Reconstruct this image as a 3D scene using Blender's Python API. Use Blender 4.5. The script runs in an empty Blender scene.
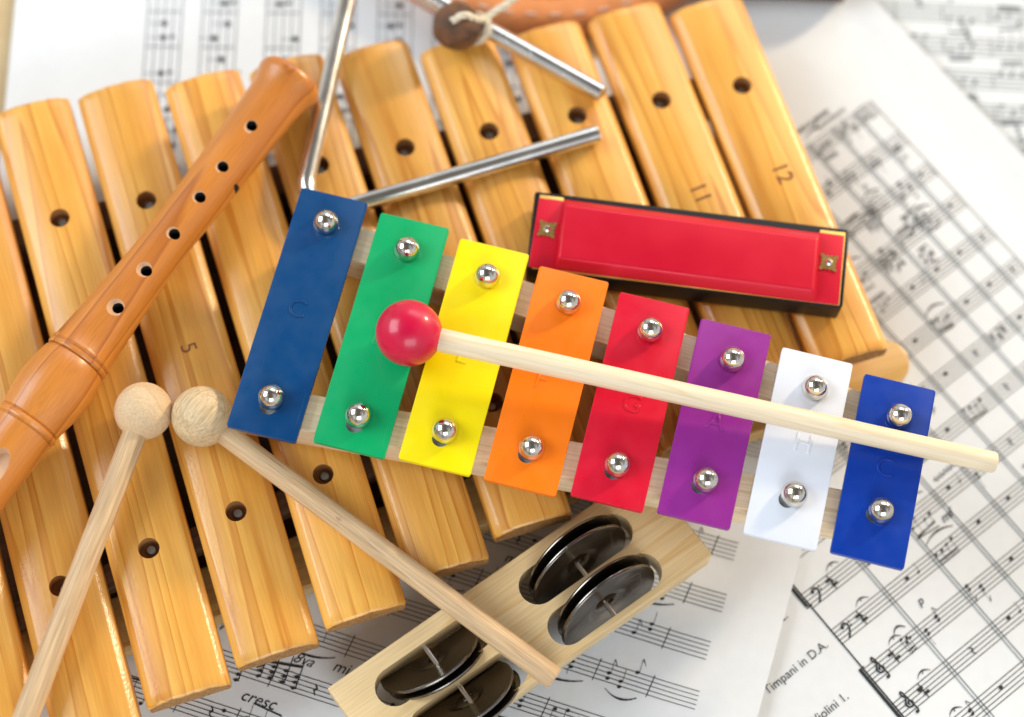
import bpy, bmesh, math, random
from math import sin, cos, pi, radians, sqrt, atan2, floor
from mathutils import Vector, Matrix, noise

# ---------------------------------------------------------------- camera
sc = bpy.context.scene
F, TILT, ROLL, DIST = 1950.0, radians(21.3), radians(5.2), 0.74
CZ = Vector((0, -sin(TILT), cos(TILT)))
_x, _y = Vector((1, 0, 0)), Vector((0, cos(TILT), sin(TILT)))
CX = cos(ROLL)*_x + sin(ROLL)*_y
CY = -sin(ROLL)*_x + cos(ROLL)*_y
CP = CZ*DIST
cam = bpy.data.cameras.new('camera')
cam.sensor_width = 36; cam.lens = 36*F/1024
cam.clip_start = 0.01; cam.clip_end = 50
cam.dof.use_dof = True; cam.dof.focus_distance = 0.675; cam.dof.aperture_fstop = 3.6
co = bpy.data.objects.new('camera', cam); sc.collection.objects.link(co)
co.matrix_world = Matrix(((CX[0], CY[0], CZ[0], CP[0]), (CX[1], CY[1], CZ[1], CP[1]), (CX[2], CY[2], CZ[2], CP[2]), (0, 0, 0, 1)))
sc.camera = co

# ---------------------------------------------------------------- world and lamps
w = bpy.data.worlds.new('World'); sc.world = w; w.use_nodes = True
nt = w.node_tree; nt.nodes.clear()
wo = nt.nodes.new('ShaderNodeOutputWorld'); bg = nt.nodes.new('ShaderNodeBackground')
tc = nt.nodes.new('ShaderNodeTexCoord'); ns = nt.nodes.new('ShaderNodeTexNoise'); cr = nt.nodes.new('ShaderNodeValToRGB')
ns.inputs['Scale'].default_value = 1.5; ns.inputs['Detail'].default_value = 1
cr.color_ramp.elements[0].position = .40; cr.color_ramp.elements[0].color = (.42, .37, .32, 1)
cr.color_ramp.elements[1].position = .56; cr.color_ramp.elements[1].color = (.90, .95, 1.0, 1)
nt.links.new(tc.outputs['Generated'], ns.inputs['Vector']); nt.links.new(ns.outputs['Fac'], cr.inputs['Fac'])
sx = nt.nodes.new('ShaderNodeSeparateXYZ'); nt.links.new(tc.outputs['Generated'], sx.inputs[0])
zr_ = nt.nodes.new('ShaderNodeValToRGB'); nt.links.new(sx.outputs['Z'], zr_.inputs['Fac'])      # a dim ceiling over a bright room
zr_.color_ramp.elements[0].position = .70; zr_.color_ramp.elements[0].color = (1, 1, 1, 1)
zr_.color_ramp.elements[1].position = .88; zr_.color_ramp.elements[1].color = (.48, .48, .50, 1)
mx = nt.nodes.new('ShaderNodeMix'); mx.data_type = 'RGBA'; mx.blend_type = 'MULTIPLY'; mx.inputs['Factor'].default_value = 1
nt.links.new(cr.outputs['Color'], mx.inputs[6]); nt.links.new(zr_.outputs['Color'], mx.inputs[7])
nt.links.new(mx.outputs[2], bg.inputs['Color']); bg.inputs['Strength'].default_value = .80
nt.links.new(bg.outputs[0], wo.inputs[0])

def area(name, loc, target, sx, sy, power, col):
    l = bpy.data.lights.new(name, 'AREA'); l.shape = 'RECTANGLE'; l.size = sx; l.size_y = sy; l.energy = power; l.color = col
    o = bpy.data.objects.new(name, l); sc.collection.objects.link(o); o.location = loc
    o.rotation_euler = (Vector(target)-Vector(loc)).to_track_quat('-Z', 'Y').to_euler()
    return o
area('window_light_left', (-1.25, .10, 1.0), (0, 0, 0), 1.1, .8, 19.0, (.86, .94, 1.0))
area('added_fill_near', (.20, -1.15, .85), (0, -.05, 0), .9, .6, 8.6, (.88, .95, 1.0))  # added front fill brightening the jingle stick and lower sheets, no known window
area('window_light_far', (.25, 1.1, .85), (0, .05, 0), .8, .5, 4.4, (.91, .96, 1.0))
area('warm_light_right', (1.05, .98, .56), (-.05, -.05, .03), .14, .14, 21.0, (1.0, .80, .54))
sc.view_settings.view_transform = 'Standard'; sc.view_settings.look = 'None'
sc.view_settings.exposure = 0.0; sc.view_settings.gamma = 1

# ---------------------------------------------------------------- helpers
def at(px, py, z):
    d = CX*((px-512)/F) - CY*((py-358.5)/F) - CZ
    return CP + d*((z-CP.z)/d.z)

R = random.Random(7)
def new_mat(name):
    m = bpy.data.materials.new(name); m.use_nodes = True
    return m, m.node_tree, m.node_tree.nodes['Principled BSDF']
def setp(b, **k):
    names = dict(rough='Roughness', metal='Metallic', coat='Coat Weight', coatr='Coat Roughness', spec='Specular IOR Level', sss='Subsurface Weight')
    for a, v in k.items(): b.inputs[names[a]].default_value = v

def wood(name, c1, c2, c3=None, scale=60, stretch=.09, rings=7, rough=.35, coat=0., fib=.25, axis=1, bump=.15, blotch=.3, coatr=.12, scuff=.6):
    """growth rings + fibre; grain runs along the given object axis"""
    m, t, b = new_mat(name); N = t.nodes.new; L = t.links.new
    tc = N('ShaderNodeTexCoord'); oi = N('ShaderNodeObjectInfo'); mul = N('ShaderNodeVectorMath'); mul.operation = 'SCALE'
    cmb = N('ShaderNodeCombineXYZ')
    for i in range(3): L(oi.outputs['Random'], cmb.inputs[i])
    L(cmb.outputs[0], mul.inputs[0]); mul.inputs['Scale'].default_value = 3.7
    add = N('ShaderNodeVectorMath'); L(tc.outputs['Object'], add.inputs[0]); L(mul.outputs[0], add.inputs[1])
    mp = N('ShaderNodeMapping'); s = [1, 1, 1]; s[axis] = stretch; mp.inputs['Scale'].default_value = s
    L(add.outputs[0], mp.inputs['Vector'])
    n1 = N('ShaderNodeTexNoise'); n1.inputs['Scale'].default_value = scale; n1.inputs['Detail'].default_value = 1.5; n1.inputs['Roughness'].default_value = .4
    L(mp.outputs[0], n1.inputs['Vector'])
    k = N('ShaderNodeMath'); k.operation = 'MULTIPLY'; k.inputs[1].default_value = rings; L(n1.outputs['Fac'], k.inputs[0])
    fr = N('ShaderNodeMath'); fr.operation = 'FRACT'; L(k.outputs[0], fr.inputs[0])
    rp = N('ShaderNodeValToRGB'); e = rp.color_ramp.elements
    e[0].position = 0; e[0].color = (*c1, 1); e[1].position = .78; e[1].color = tuple(.55*a+.45*bb for a, bb in zip(c1, c2))+(1,)
    x = e.new(.93); x.color = (*c2, 1); x = e.new(1.0); x.color = (*c1, 1)
    L(fr.outputs[0], rp.inputs['Fac'])
    mp2 = N('ShaderNodeMapping'); s = [1, 1, 1]; s[axis] = .035; mp2.inputs['Scale'].default_value = s; L(add.outputs[0], mp2.inputs['Vector'])
    n2 = N('ShaderNodeTexNoise'); n2.inputs['Scale'].default_value = 1500; n2.inputs['Detail'].default_value = 3; L(mp2.outputs[0], n2.inputs['Vector'])
    mr = N('ShaderNodeMapRange'); mr.inputs[1].default_value = .3; mr.inputs[2].default_value = .7; mr.inputs[3].default_value = 1-fib; mr.inputs[4].default_value = 1+fib*.3
    L(n2.outputs['Fac'], mr.inputs[0])
    n3 = N('ShaderNodeTexNoise'); n3.inputs['Scale'].default_value = 28; n3.inputs['Detail'].default_value = 4; L(add.outputs[0], n3.inputs['Vector'])
    mr3 = N('ShaderNodeMapRange'); mr3.inputs[1].default_value = .35; mr3.inputs[2].default_value = .7; mr3.inputs[3].default_value = 0; mr3.inputs[4].default_value = blotch
    L(n3.outputs['Fac'], mr3.inputs[0])
    mix = N('ShaderNodeMix'); mix.data_type = 'RGBA'; L(mr3.outputs[0], mix.inputs['Factor']); L(rp.outputs[0], mix.inputs[6]); mix.inputs[7].default_value = (*(c3 or c2), 1)
    vm = N('ShaderNodeVectorMath'); vm.operation = 'SCALE'; L(mix.outputs[2], vm.inputs[0]); L(mr.outputs[0], vm.inputs['Scale'])
    # every piece its own tone, a few pale scuffs and dark specks
    tn = N('ShaderNodeMapRange'); L(oi.outputs['Random'], tn.inputs[0]); tn.inputs[3].default_value = .86; tn.inputs[4].default_value = 1.08
    vt = N('ShaderNodeVectorMath'); vt.operation = 'SCALE'; L(vm.outputs[0], vt.inputs[0]); L(tn.outputs[0], vt.inputs['Scale'])
    mps = N('ShaderNodeMapping'); sv = [1, 1, 1]; sv[axis] = .45; mps.inputs['Scale'].default_value = sv; L(add.outputs[0], mps.inputs['Vector'])
    n5 = N('ShaderNodeTexNoise'); n5.inputs['Scale'].default_value = 95; n5.inputs['Detail'].default_value = 6; n5.inputs['Roughness'].default_value = .65; L(mps.outputs[0], n5.inputs['Vector'])
    sf = N('ShaderNodeMapRange'); sf.inputs[1].default_value = .73; sf.inputs[2].default_value = .77; sf.inputs[3].default_value = 0; sf.inputs[4].default_value = scuff; L(n5.outputs['Fac'], sf.inputs[0])
    ms = N('ShaderNodeMix'); ms.data_type = 'RGBA'; L(sf.outputs[0], ms.inputs['Factor']); L(vt.outputs[0], ms.inputs[6]); ms.inputs[7].default_value = (min(1, c1[0]*1.05), min(1, c1[1]*1.35), min(1, c1[2]*2.6), 1)
    sd = N('ShaderNodeMapRange'); sd.inputs[1].default_value = .27; sd.inputs[2].default_value = .24; sd.inputs[3].default_value = 0; sd.inputs[4].default_value = scuff; L(n5.outputs['Fac'], sd.inputs[0])
    md_ = N('ShaderNodeMix'); md_.data_type = 'RGBA'; L(sd.outputs[0], md_.inputs['Factor']); L(ms.outputs[2], md_.inputs[6]); md_.inputs[7].default_value = (c2[0]*.5, c2[1]*.45, c2[2]*.5, 1)
    L(md_.outputs[2], b.inputs['Base Color'])
    bp = N('ShaderNodeBump'); bp.inputs['Strength'].default_value = bump; bp.inputs['Distance'].default_value = .0004
    L(n2.outputs['Fac'], bp.inputs['Height']); L(bp.outputs[0], b.inputs['Normal'])
    # coat with small lacquer ripples
    if coat:
        n4 = N('ShaderNodeTexNoise'); n4.inputs['Scale'].default_value = 900; n4.inputs['Detail'].default_value = 3; L(add.outputs[0], n4.inputs['Vector'])
        b4 = N('ShaderNodeBump'); b4.inputs['Strength'].default_value = .6; b4.inputs['Distance'].default_value = .0002; L(n4.outputs['Fac'], b4.inputs['Height'])
        L(b4.outputs[0], b.inputs['Coat Normal'])
    setp(b, rough=rough, coat=coat, coatr=coatr)
    return m

def plain(name, c, rough=.4, metal=0, coat=0, coatr=.05, bump=0, bscale=800, var=0, bdist=.0002, spec=.5, scratch=0):
    m, t, b = new_mat(name); N = t.nodes.new; L = t.links.new
    b.inputs['Base Color'].default_value = (*c, 1); setp(b, rough=rough, metal=metal, coat=coat, coatr=coatr, spec=spec)
    tc = N('ShaderNodeTexCoord'); n = N('ShaderNodeTexNoise'); n.inputs['Scale'].default_value = bscale; n.inputs['Detail'].default_value = 4
    L(tc.outputs['Object'], n.inputs['Vector'])
    if bump:
        bp = N('ShaderNodeBump'); bp.inputs['Strength'].default_value = bump; bp.inputs['Distance'].default_value = bdist
        L(n.outputs['Fac'], bp.inputs['Height']); L(bp.outputs[0], b.inputs['Normal'])
    if scratch:
        acc = None
        for ang, st in ((.5, (1, .012, 1)), (2.1, (1, .02, 1))):
            mp = N('ShaderNodeMapping'); mp.inputs['Rotation'].default_value = (0, 0, ang); mp.inputs['Scale'].default_value = st; L(tc.outputs['Object'], mp.inputs['Vector'])
            q = N('ShaderNodeTexNoise'); q.inputs['Scale'].default_value = 900; q.inputs['Detail'].default_value = 2; L(mp.outputs[0], q.inputs['Vector'])
            g = N('ShaderNodeMapRange'); g.inputs[1].default_value = .70; g.inputs[2].default_value = .76; L(q.outputs['Fac'], g.inputs[0])
            if acc: a2 = N('ShaderNodeMath'); a2.operation = 'MAXIMUM'; L(acc.outputs[0], a2.inputs[0]); L(g.outputs[0], a2.inputs[1]); acc = a2
            else: acc = g
        sb = N('ShaderNodeBump'); sb.invert = True; sb.inputs['Strength'].default_value = scratch; sb.inputs['Distance'].default_value = .00012; L(acc.outputs[0], sb.inputs['Height'])
        if bump: L(bp.outputs[0], sb.inputs['Normal'])
        L(sb.outputs[0], b.inputs['Normal'])
    if var:
        n2 = N('ShaderNodeTexNoise'); n2.inputs['Scale'].default_value = bscale*.12; n2.inputs['Detail'].default_value = 6; L(tc.outputs['Object'], n2.inputs['Vector'])
        mr = N('ShaderNodeMapRange'); mr.inputs[1].default_value = .3; mr.inputs[2].default_value = .7; mr.inputs[3].default_value = 1-var; mr.inputs[4].default_value = 1+var*.25
        L(n2.outputs['Fac'], mr.inputs[0])
        vm = N('ShaderNodeVectorMath'); vm.operation = 'SCALE'; vm.inputs[0].default_value = c; L(mr.outputs[0], vm.inputs['Scale']); L(vm.outputs[0], b.inputs['Base Color'])
        rr = N('ShaderNodeMapRange'); rr.inputs[1].default_value = .3; rr.inputs[2].default_value = .7; rr.inputs[3].default_value = rough*.75; rr.inputs[4].default_value = rough*1.35
        L(n2.outputs['Fac'], rr.inputs[0]); L(rr.outputs[0], b.inputs['Roughness'])
    return m

M = dict(
 bar=wood('honey_lacquered_wood', (.86, .46, .092), (.57, .205, .02), (.77, .325, .034), scale=56, stretch=.036, rings=9, rough=.42, coat=.5, fib=.13, bump=.08, blotch=.6, coatr=.16),
 endgrain=wood('rough_end_grain', (.50, .26, .08), (.30, .13, .035), None, scale=300, stretch=1, rings=4, rough=.8, fib=.5, bump=.6),
 frame=wood('dark_box_wood', (.16, .075, .03), (.09, .04, .015), None, scale=60, rings=5, rough=.6, fib=.3, axis=0),
 rail=wood('honey_rail_wood', (.84, .55, .20), (.70, .40, .11), (.74, .42, .12), scale=60, rings=4, rough=.45, coat=.2, fib=.15, axis=0),
 pine=wood('pale_pine_rail', (.86, .68, .46), (.72, .52, .30), None, scale=150, stretch=.04, rings=8, rough=.5, fib=.15, axis=0, blotch=.15),
 jing=wood('pale_beech', (.90, .67, .36), (.80, .52, .22), (.82, .54, .23), scale=55, stretch=.10, rings=4, rough=.42, coat=.2, fib=.14, axis=0, blotch=.3),
 stickred=wood('cream_dowel', (.84, .70, .50), (.76, .60, .38), None, scale=160, stretch=.05, rings=4, rough=.45, fib=.12, axis=2, blotch=.15),
 stick=wood('raw_beech_dowel', (.70, .49, .28), (.58, .37, .19), None, scale=200, stretch=.05, rings=5, rough=.6, fib=.35, axis=2, bump=.3, blotch=.3),
 headpink=wood('raw_beech_ball_pinkish', (.70, .51, .31), (.61, .42, .23), None, scale=60, stretch=.3, rings=5, rough=.65, fib=.16, axis=1, bump=.25),
 headolive=wood('raw_wood_ball_streaked', (.69, .51, .30), (.55, .39, .20), None, scale=130, stretch=.06, rings=6, rough=.6, fib=.3, axis=0, bump=.5),
 rec=wood('orange_pearwood', (.68, .245, .036), (.40, .11, .014), (.52, .165, .024), scale=50, stretch=.05, rings=6, rough=.36, coat=.4, fib=.14, axis=2, blotch=.5, coatr=.3),
 recworn=plain('worn_pale_wood', (.62, .36, .2), .6),
 dark=plain('bore_shade', (.012, .010, .008), .8),  # shade of the deep finger holes painted as near-black, the wood itself is unchanged
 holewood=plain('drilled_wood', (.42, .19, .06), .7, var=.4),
 table=wood('tan_tabletop', (.60, .45, .25), (.48, .33, .16), None, scale=20, stretch=.08, rings=6, rough=.5, fib=.2, axis=0),
 paper=plain('off_white_paper', (.755, .765, .765), .75, bump=.12, bscale=1800, var=.03, spec=.25),
 paperg=plain('greyish_paper', (.70, .725, .74), .75, bump=.12, bscale=1800, var=.03, spec=.25),
 paperw=plain('bright_white_paper', (.76, .785, .805), .75, bump=.12, bscale=1800, var=.025, spec=.25),
 ink=plain('printed_ink', (.02, .022, .022), .6),
 inkf=plain('faded_printed_ink', (.16, .18, .19), .7),
 inkg=plain('grey_printed_ink', (.13, .15, .155), .7),
 chrome=plain('bright_chrome', (.78, .77, .73), .20, 1, bump=.04, bscale=500, var=.12, scratch=.4),
 pin=plain('nickel_pin', (.72, .68, .60), .07, 1, bump=.15, bscale=500, var=.1),
 gun=plain('gunmetal_jingle', (.30, .265, .23), .25, 1, var=.35, bump=.25, bscale=160, bdist=.0006, scratch=.5),
 steel=plain('steel_wire', (.75, .75, .72), .2, 1),
 screw=plain('dull_screw', (.45, .46, .45), .4, .9, bump=.4, bscale=1500),
 black=plain('black_plastic', (.008, .009, .010), .35, bump=.05, spec=.25),
 hred=plain('red_anodised_cover', (.62, .006, .028), .36, .15, coat=.0, coatr=.2, spec=.35, var=.04, bump=.04, bscale=300),
 brass=plain('brass_plate', (.78, .52, .18), .3, 1, bump=.2, bscale=900),
 gold=plain('pale_brass_edge', (.85, .55, .14), .4, .6),
 redball=plain('red_lacquer', (.60, .002, .045), .34, coat=.35, coatr=.14, spec=.35, bump=.06, bscale=700, var=.06),
 mark=plain('burnt_number_ink', (.20, .065, .028), .7),
 bead=plain('walnut_brown_bead', (.19, .080, .032), .5, bump=1, bscale=1300, var=.75, bdist=.0008),
 cord=plain('cream_cord', (.74, .66, .50), .85, bump=.5, bscale=2500),
 leather=plain('orange_brown_leather', (.80, .30, .10), .5, bump=.4, bscale=900, var=.2),
 stitch=plain('pale_stitching', (.72, .55, .45), .8),
 darkwood=plain('dark_brown_wood', (.09, .045, .025), .45, var=.3),
 felt=plain('washer_reflection_grey', (.45, .47, .48), .8),  # washer colour, lightened to paint the reflected crescent below the lower pins
)
PAINT = [plain('paint_'+n, c, .34, 0, coat=.12, coatr=.12, spec=.35, bump=.06, bscale=1100, var=.018, bdist=.00012, scratch=.5) for n, c in [
 ('deep_blue', (.0001, .052, .175)), ('green', (.001, .37, .12)), ('yellow', (.93, .74, .001)), ('orange', (.95, .20, .006)),
 ('red', (.66, .006, .03)), ('purple', (.28, .022, .26)), ('white', (.73, .76, .84)), ('royal_blue', (.001, .038, .33))]]

def link(name, me, mats, parent=None):
    o = bpy.data.objects.new(name, me); sc.collection.objects.link(o)
    if not isinstance(mats, (list, tuple)): mats = [mats]
    if not me.materials:
        for m in mats: me.materials.append(m)
    if parent: o.parent = parent
    return o
def tag(o, label=None, cat=None, group=None, kind=None):
    if label: o['label'] = label
    if cat: o['category'] = cat
    if group: o['group'] = group
    if kind: o['kind'] = kind
    return o
def thing(name, label, cat, loc=(0, 0, 0), rz=0, group=None):
    o = bpy.data.objects.new(name, None); sc.collection.objects.link(o); o.empty_display_size = .02
    o.location = loc; o.rotation_euler = (0, 0, rz); return tag(o, label, cat, group)
def bm_mesh(bm, name, smooth=True, angle=35):
    bmesh.ops.recalc_face_normals(bm, faces=bm.faces)
    me = bpy.data.meshes.new(name); bm.to_mesh(me); bm.free()
    if smooth:
        for p in me.polygons: p.use_smooth = True
        me.set_sharp_from_angle(angle=radians(angle))
    return me
def bake(o):
    """apply modifiers into a plain mesh"""
    bpy.context.view_layer.update()
    dg = bpy.context.evaluated_depsgraph_get()
    me = bpy.data.meshes.new_from_object(o.evaluated_get(dg)); old = o.data
    o.modifiers.clear(); o.data = me; bpy.data.meshes.remove(old)
    for p in me.polygons: p.use_smooth = True
    me.set_sharp_from_angle(angle=radians(32))
    return o
def cut(o, cutter_me, mats):
    """boolean difference; cutter faces keep their own material"""
    c = bpy.data.objects.new('cutter', cutter_me); sc.collection.objects.link(c)
    for m in mats: cutter_me.materials.append(m)
    c.matrix_world = Matrix.Identity(4)
    if o.parent: bpy.context.view_layer.update(); c.matrix_world = o.matrix_world.copy()
    else: c.matrix_world = o.matrix_basis.copy()
    md = o.modifiers.new('b', 'BOOLEAN'); md.operation = 'DIFFERENCE'; md.object = c; md.solver = 'EXACT'; md.material_mode = 'TRANSFER'
    bake(o); bpy.data.objects.remove(c)
def cyl_bm(bm, c, r, z0, z1, n=24, mi=0, r2=None):
    r2 = r if r2 is None else r2
    a = [bm.verts.new((c[0]+r*cos(2*pi*i/n), c[1]+r*sin(2*pi*i/n), z0)) for i in range(n)]
    b = [bm.verts.new((c[0]+r2*cos(2*pi*i/n), c[1]+r2*sin(2*pi*i/n), z1)) for i in range(n)]
    fs = [bm.faces.new((a[i], a[(i+1) % n], b[(i+1) % n], b[i])) for i in range(n)]+[bm.faces.new(a[::-1]), bm.faces.new(b)]
    for f in fs: f.material_index = mi
def prism(bm, pts, z0, z1, top=None, mi=0):
    top = top or pts; n = len(pts)
    a = [bm.verts.new((p[0], p[1], z0)) for p in pts]; b = [bm.verts.new((p[0], p[1], z1)) for p in top]
    fs = [bm.faces.new((a[i], a[(i+1) % n], b[(i+1) % n], b[i])) for i in range(n)]+[bm.faces.new(a[::-1]), bm.faces.new(b)]
    for f in fs: f.material_index = mi
def bevel(bm, r, seg=3):
    bmesh.ops.bevel(bm, geom=bm.edges[:], offset=r, segments=seg, affect='EDGES', profile=.5, clamp_overlap=True)
def lathe(bm, prof, n=48, mi=0):
    """prof = [(z, r)], around local Z"""
    rings = []
    for z, r in prof:
        rings.append([bm.verts.new((r*cos(2*pi*i/n), r*sin(2*pi*i/n), z)) for i in range(n)] if r > 1e-7 else [bm.verts.new((0, 0, z))])
    for a, b in zip(rings, rings[1:]):
        for i in range(n):
            j = (i+1) % n
            if len(a) == 1 and len(b) > 1: f = bm.faces.new((a[0], b[i], b[j]))
            elif len(b) == 1 and len(a) > 1: f = bm.faces.new((a[i], a[j], b[0]))
            elif len(a) > 1: f = bm.faces.new((a[i], a[j], b[j], b[i]))
            else: continue
            f.material_index = mi
def tube(bm, pts, r, n=16, cap=True, mi=0):
    pts = [Vector(p) for p in pts]; rs = r if isinstance(r, (list, tuple)) else [r]*len(pts)
    t0 = (pts[1]-pts[0]).normalized(); nrm = t0.orthogonal().normalized(); rings = []
    for i, p in enumerate(pts):
        t = (pts[min(i+1, len(pts)-1)]-pts[max(i-1, 0)]).normalized()
        nrm = (nrm-t*nrm.dot(t)).normalized(); bn = t.cross(nrm)
        rings.append([bm.verts.new(p+rs[i]*(cos(2*pi*k/n)*nrm+sin(2*pi*k/n)*bn)) for k in range(n)])
    for a, b in zip(rings, rings[1:]):
        for k in range(n): bm.faces.new((a[k], a[(k+1) % n], b[(k+1) % n], b[k])).material_index = mi
    if cap: bm.faces.new(rings[0][::-1]).material_index = mi; bm.faces.new(rings[-1]).material_index = mi
def aim(o, p, d, up=None):
    """put the object at p with local Z along d"""
    o.location = p; o.rotation_euler = Vector(d).to_track_quat('Z', 'Y').to_euler()
def text_mesh(s, size, extrude=0., offset=0., bevel_d=0., shear=0.):
    c = bpy.data.curves.new('t', 'FONT'); c.body = s; c.size = size; c.extrude = extrude; c.offset = offset; c.bevel_depth = bevel_d; c.shear = shear
    c.align_x = 'CENTER'; c.align_y = 'CENTER'; c.resolution_u = 4
    o = bpy.data.objects.new('t', c); sc.collection.objects.link(o); bpy.context.view_layer.update()
    me = bpy.data.meshes.new_from_object(o.evaluated_get(bpy.context.evaluated_depsgraph_get())); bpy.data.objects.remove(o)
    me.materials.clear(); return me

# ---------------------------------------------------------------- setting: table top
bm = bmesh.new(); prism(bm, [(-1.1, -.8), (1.1, -.8), (1.1, .9), (-1.1, .9)], -.03, -.0005); bevel(bm, .002, 2)
tag(link('tabletop', bm_mesh(bm, 'tabletop'), M['table']), kind='structure')

# ---------------------------------------------------------------- sheets of music
def smooth(x): x = max(0., min(1., x)); return x*x*(3-2*x)
class Sheet:
    def __init__(s, o, deg, x0, x1, y0, y1, z, zf=None):
        s.o = Vector((o[0], o[1])); a = radians(deg); s.e = Vector((cos(a), sin(a))); s.g = Vector((-sin(a), cos(a)))
        s.b = (x0, x1, y0, y1); s.z = z; s.zf = zf or (lambda x, y: 0.); s.a = a
        s.bm = bmesh.new(); s.texts = []
    def w(s, x, y, dz=0.):
        return (x, y, s.z+s.zf(x, y)+.00025*(1+sin(x*31+y*17)*sin(y*26-x*9))+dz)
    def build(s, label, mat, group='sheets of printed music under the instruments', faint=False):
        x0, x1, y0, y1 = s.b; n = max(2, int((x1-x0)/.005)); m = max(2, int((y1-y0)/.005)); bm = bmesh.new()
        t = [[bm.verts.new(s.w(x0+(x1-x0)*i/n, y0+(y1-y0)*j/m)) for i in range(n+1)] for j in range(m+1)]
        for j in range(m):
            for i in range(n): bm.faces.new((t[j][i], t[j][i+1], t[j+1][i+1], t[j+1][i]))
        for f in bm.faces: f.normal_update()
        r = bmesh.ops.solidify(bm, geom=bm.faces[:], thickness=.00012)
        me = bm_mesh(bm, 'sheet', True, 50); o = link('music_sheet', me, mat)
        o.location = (s.o.x, s.o.y, 0); o.rotation_euler = (0, 0, s.a); tag(o, label, 'sheet music', group)
        bmesh.ops.recalc_face_normals(s.bm, faces=s.bm.faces)
        me = bpy.data.meshes.new('ink'); s.bm.to_mesh(me); s.bm.free()
        link('printed_music', me, [M['inkf'], M['inkg']] if faint else [M['ink'], M['inkg']], o)
        return o
    def inside(s, x, y): x0, x1, y0, y1 = s.b; return x0 < x < x1 and y0 < y < y1
    def poly(s, pts, mi=0, dz=.00022):
        if all(s.inside(*p) for p in pts): s.bm.faces.new([s.bm.verts.new(s.w(p[0], p[1], dz)) for p in pts]).material_index = mi
    def line(s, x0, y0, x1, y1, w, mi=0, w2=None, dz=.00020):
        L = sqrt((x1-x0)**2+(y1-y0)**2); n = max(1, int(L/.006)); w2 = w if w2 is None else w2
        nx, ny = -(y1-y0)/L, (x1-x0)/L
        for i in range(n):
            p = []
            for f, sg in ((i/n, 1), ((i+1)/n, 1), ((i+1)/n, -1), (i/n, -1)):
                ww = (w+(w2-w)*f)/2*sg; p.append((x0+(x1-x0)*f+nx*ww, y0+(y1-y0)*f+ny*ww))
            s.poly(p, mi, dz)
    def oval(s, x, y, a, b, rot=.4, mi=0, n=10):
        s.poly([(x+a*cos(q)*cos(rot)-b*sin(q)*sin(rot), y+a*cos(q)*sin(rot)+b*sin(q)*cos(rot)) for q in [2*pi*i/n for i in range(n)]], mi, .00026)
    def arc(s, x0, x1, y, h, w, mi=0, n=8):
        for i in range(n):
            a, b = i/n, (i+1)/n
            s.line(x0+(x1-x0)*a, y+h*4*a*(1-a), x0+(x1-x0)*b, y+h*4*b*(1-b), w*(.4+1.2*min(a, 1-a)*2), mi, dz=.00024)
    def staff(s, y, x0, x1, sp, lw, mi=0):
        for k in range(-2, 3): s.line(x0, y+k*sp, x1, y+k*sp, lw, mi)
    def note(s, x, y, sp, stem=0, flag=0):
        s.oval(x, y, sp*.50, sp*.36)
        if stem: s.line(x+stem*sp*.45, y, x+stem*sp*.45, y+stem*sp*3.0, sp*.10, dz=.00024)
        if flag: s.line(x+stem*sp*.55, y+stem*sp*3.2, x+stem*sp*.55+sp*.9, y+stem*sp*1.8, sp*.3, 0, sp*.08, dz=.00026)
    def beamed(s, x, y, sp, n, dx, up=1):
        ys = [y+sp*R.choice([-1, -.5, 0, .5, 1]) for _ in range(n)]; yt = y+up*sp*3.4; sl = R.uniform(-.12, .12)
        for i in range(n):
            xx = x+i*dx; s.oval(xx, ys[i], sp*.48, sp*.36); s.line(xx+up*sp*.42, ys[i], xx+up*sp*.42, yt+sl*i*dx, sp*.11, dz=.00024)
        xa, xb = x+up*sp*.42, x+(n-1)*dx+up*sp*.42
        s.line(xa, yt, xb, yt+sl*(n-1)*dx, sp*.34, dz=.00026)
        if R.random() < .5: s.line(xa, yt-up*sp*.8, xb, yt-up*sp*.8+sl*(n-1)*dx, sp*.3, dz=.00026)
    def rest(s, x, y, sp):
        s.line(x-sp*.4, y+sp*1.1, x+sp*.35, y+sp*.3, sp*.3, dz=.00026); s.line(x+sp*.35, y+sp*.3, x-sp*.3, y-sp*.3, sp*.45, dz=.00027); s.line(x-sp*.3, y-sp*.3, x+sp*.3, y-sp*1.2, sp*.25, dz=.00026)
    def treble(s, x, y, sp):
        P = [(0, -2.6), (.5, -3), (.7, -2.3), (.2, 2.6), (-.1, 3.1), (-.5, 2.3), (.1, 1.2), (-1.0, 0), (-.7, -1), (.3, -1.2), (.9, -.5), (.4, .3), (-.3, 0), (-.2, -.6)]
        for a, b in zip(P, P[1:]): s.line(x+a[0]*sp, y+a[1]*sp, x+b[0]*sp, y+b[1]*sp, sp*.42, dz=.00025)
        s.oval(x+.1*sp, y-2.8*sp, sp*.4, sp*.4)
    def bass(s, x, y, sp):
        P = [(-.9, .8), (-.4, 1.5), (.3, 1.5), (.8, .8), (.6, -.2), (-.2, -1.3), (-1, -2)]
        for a, b in zip(P, P[1:]): s.line(x+a[0]*sp, y+a[1]*sp, x+b[0]*sp, y+b[1]*sp, sp*.42, dz=.00025)
        s.oval(x-.7*sp, y+.9*sp, sp*.45, sp*.45); s.oval(x+1.4*sp, y+1.2*sp, sp*.22, sp*.22); s.oval(x+1.4*sp, y+.3*sp, sp*.22, sp*.22)
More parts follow.
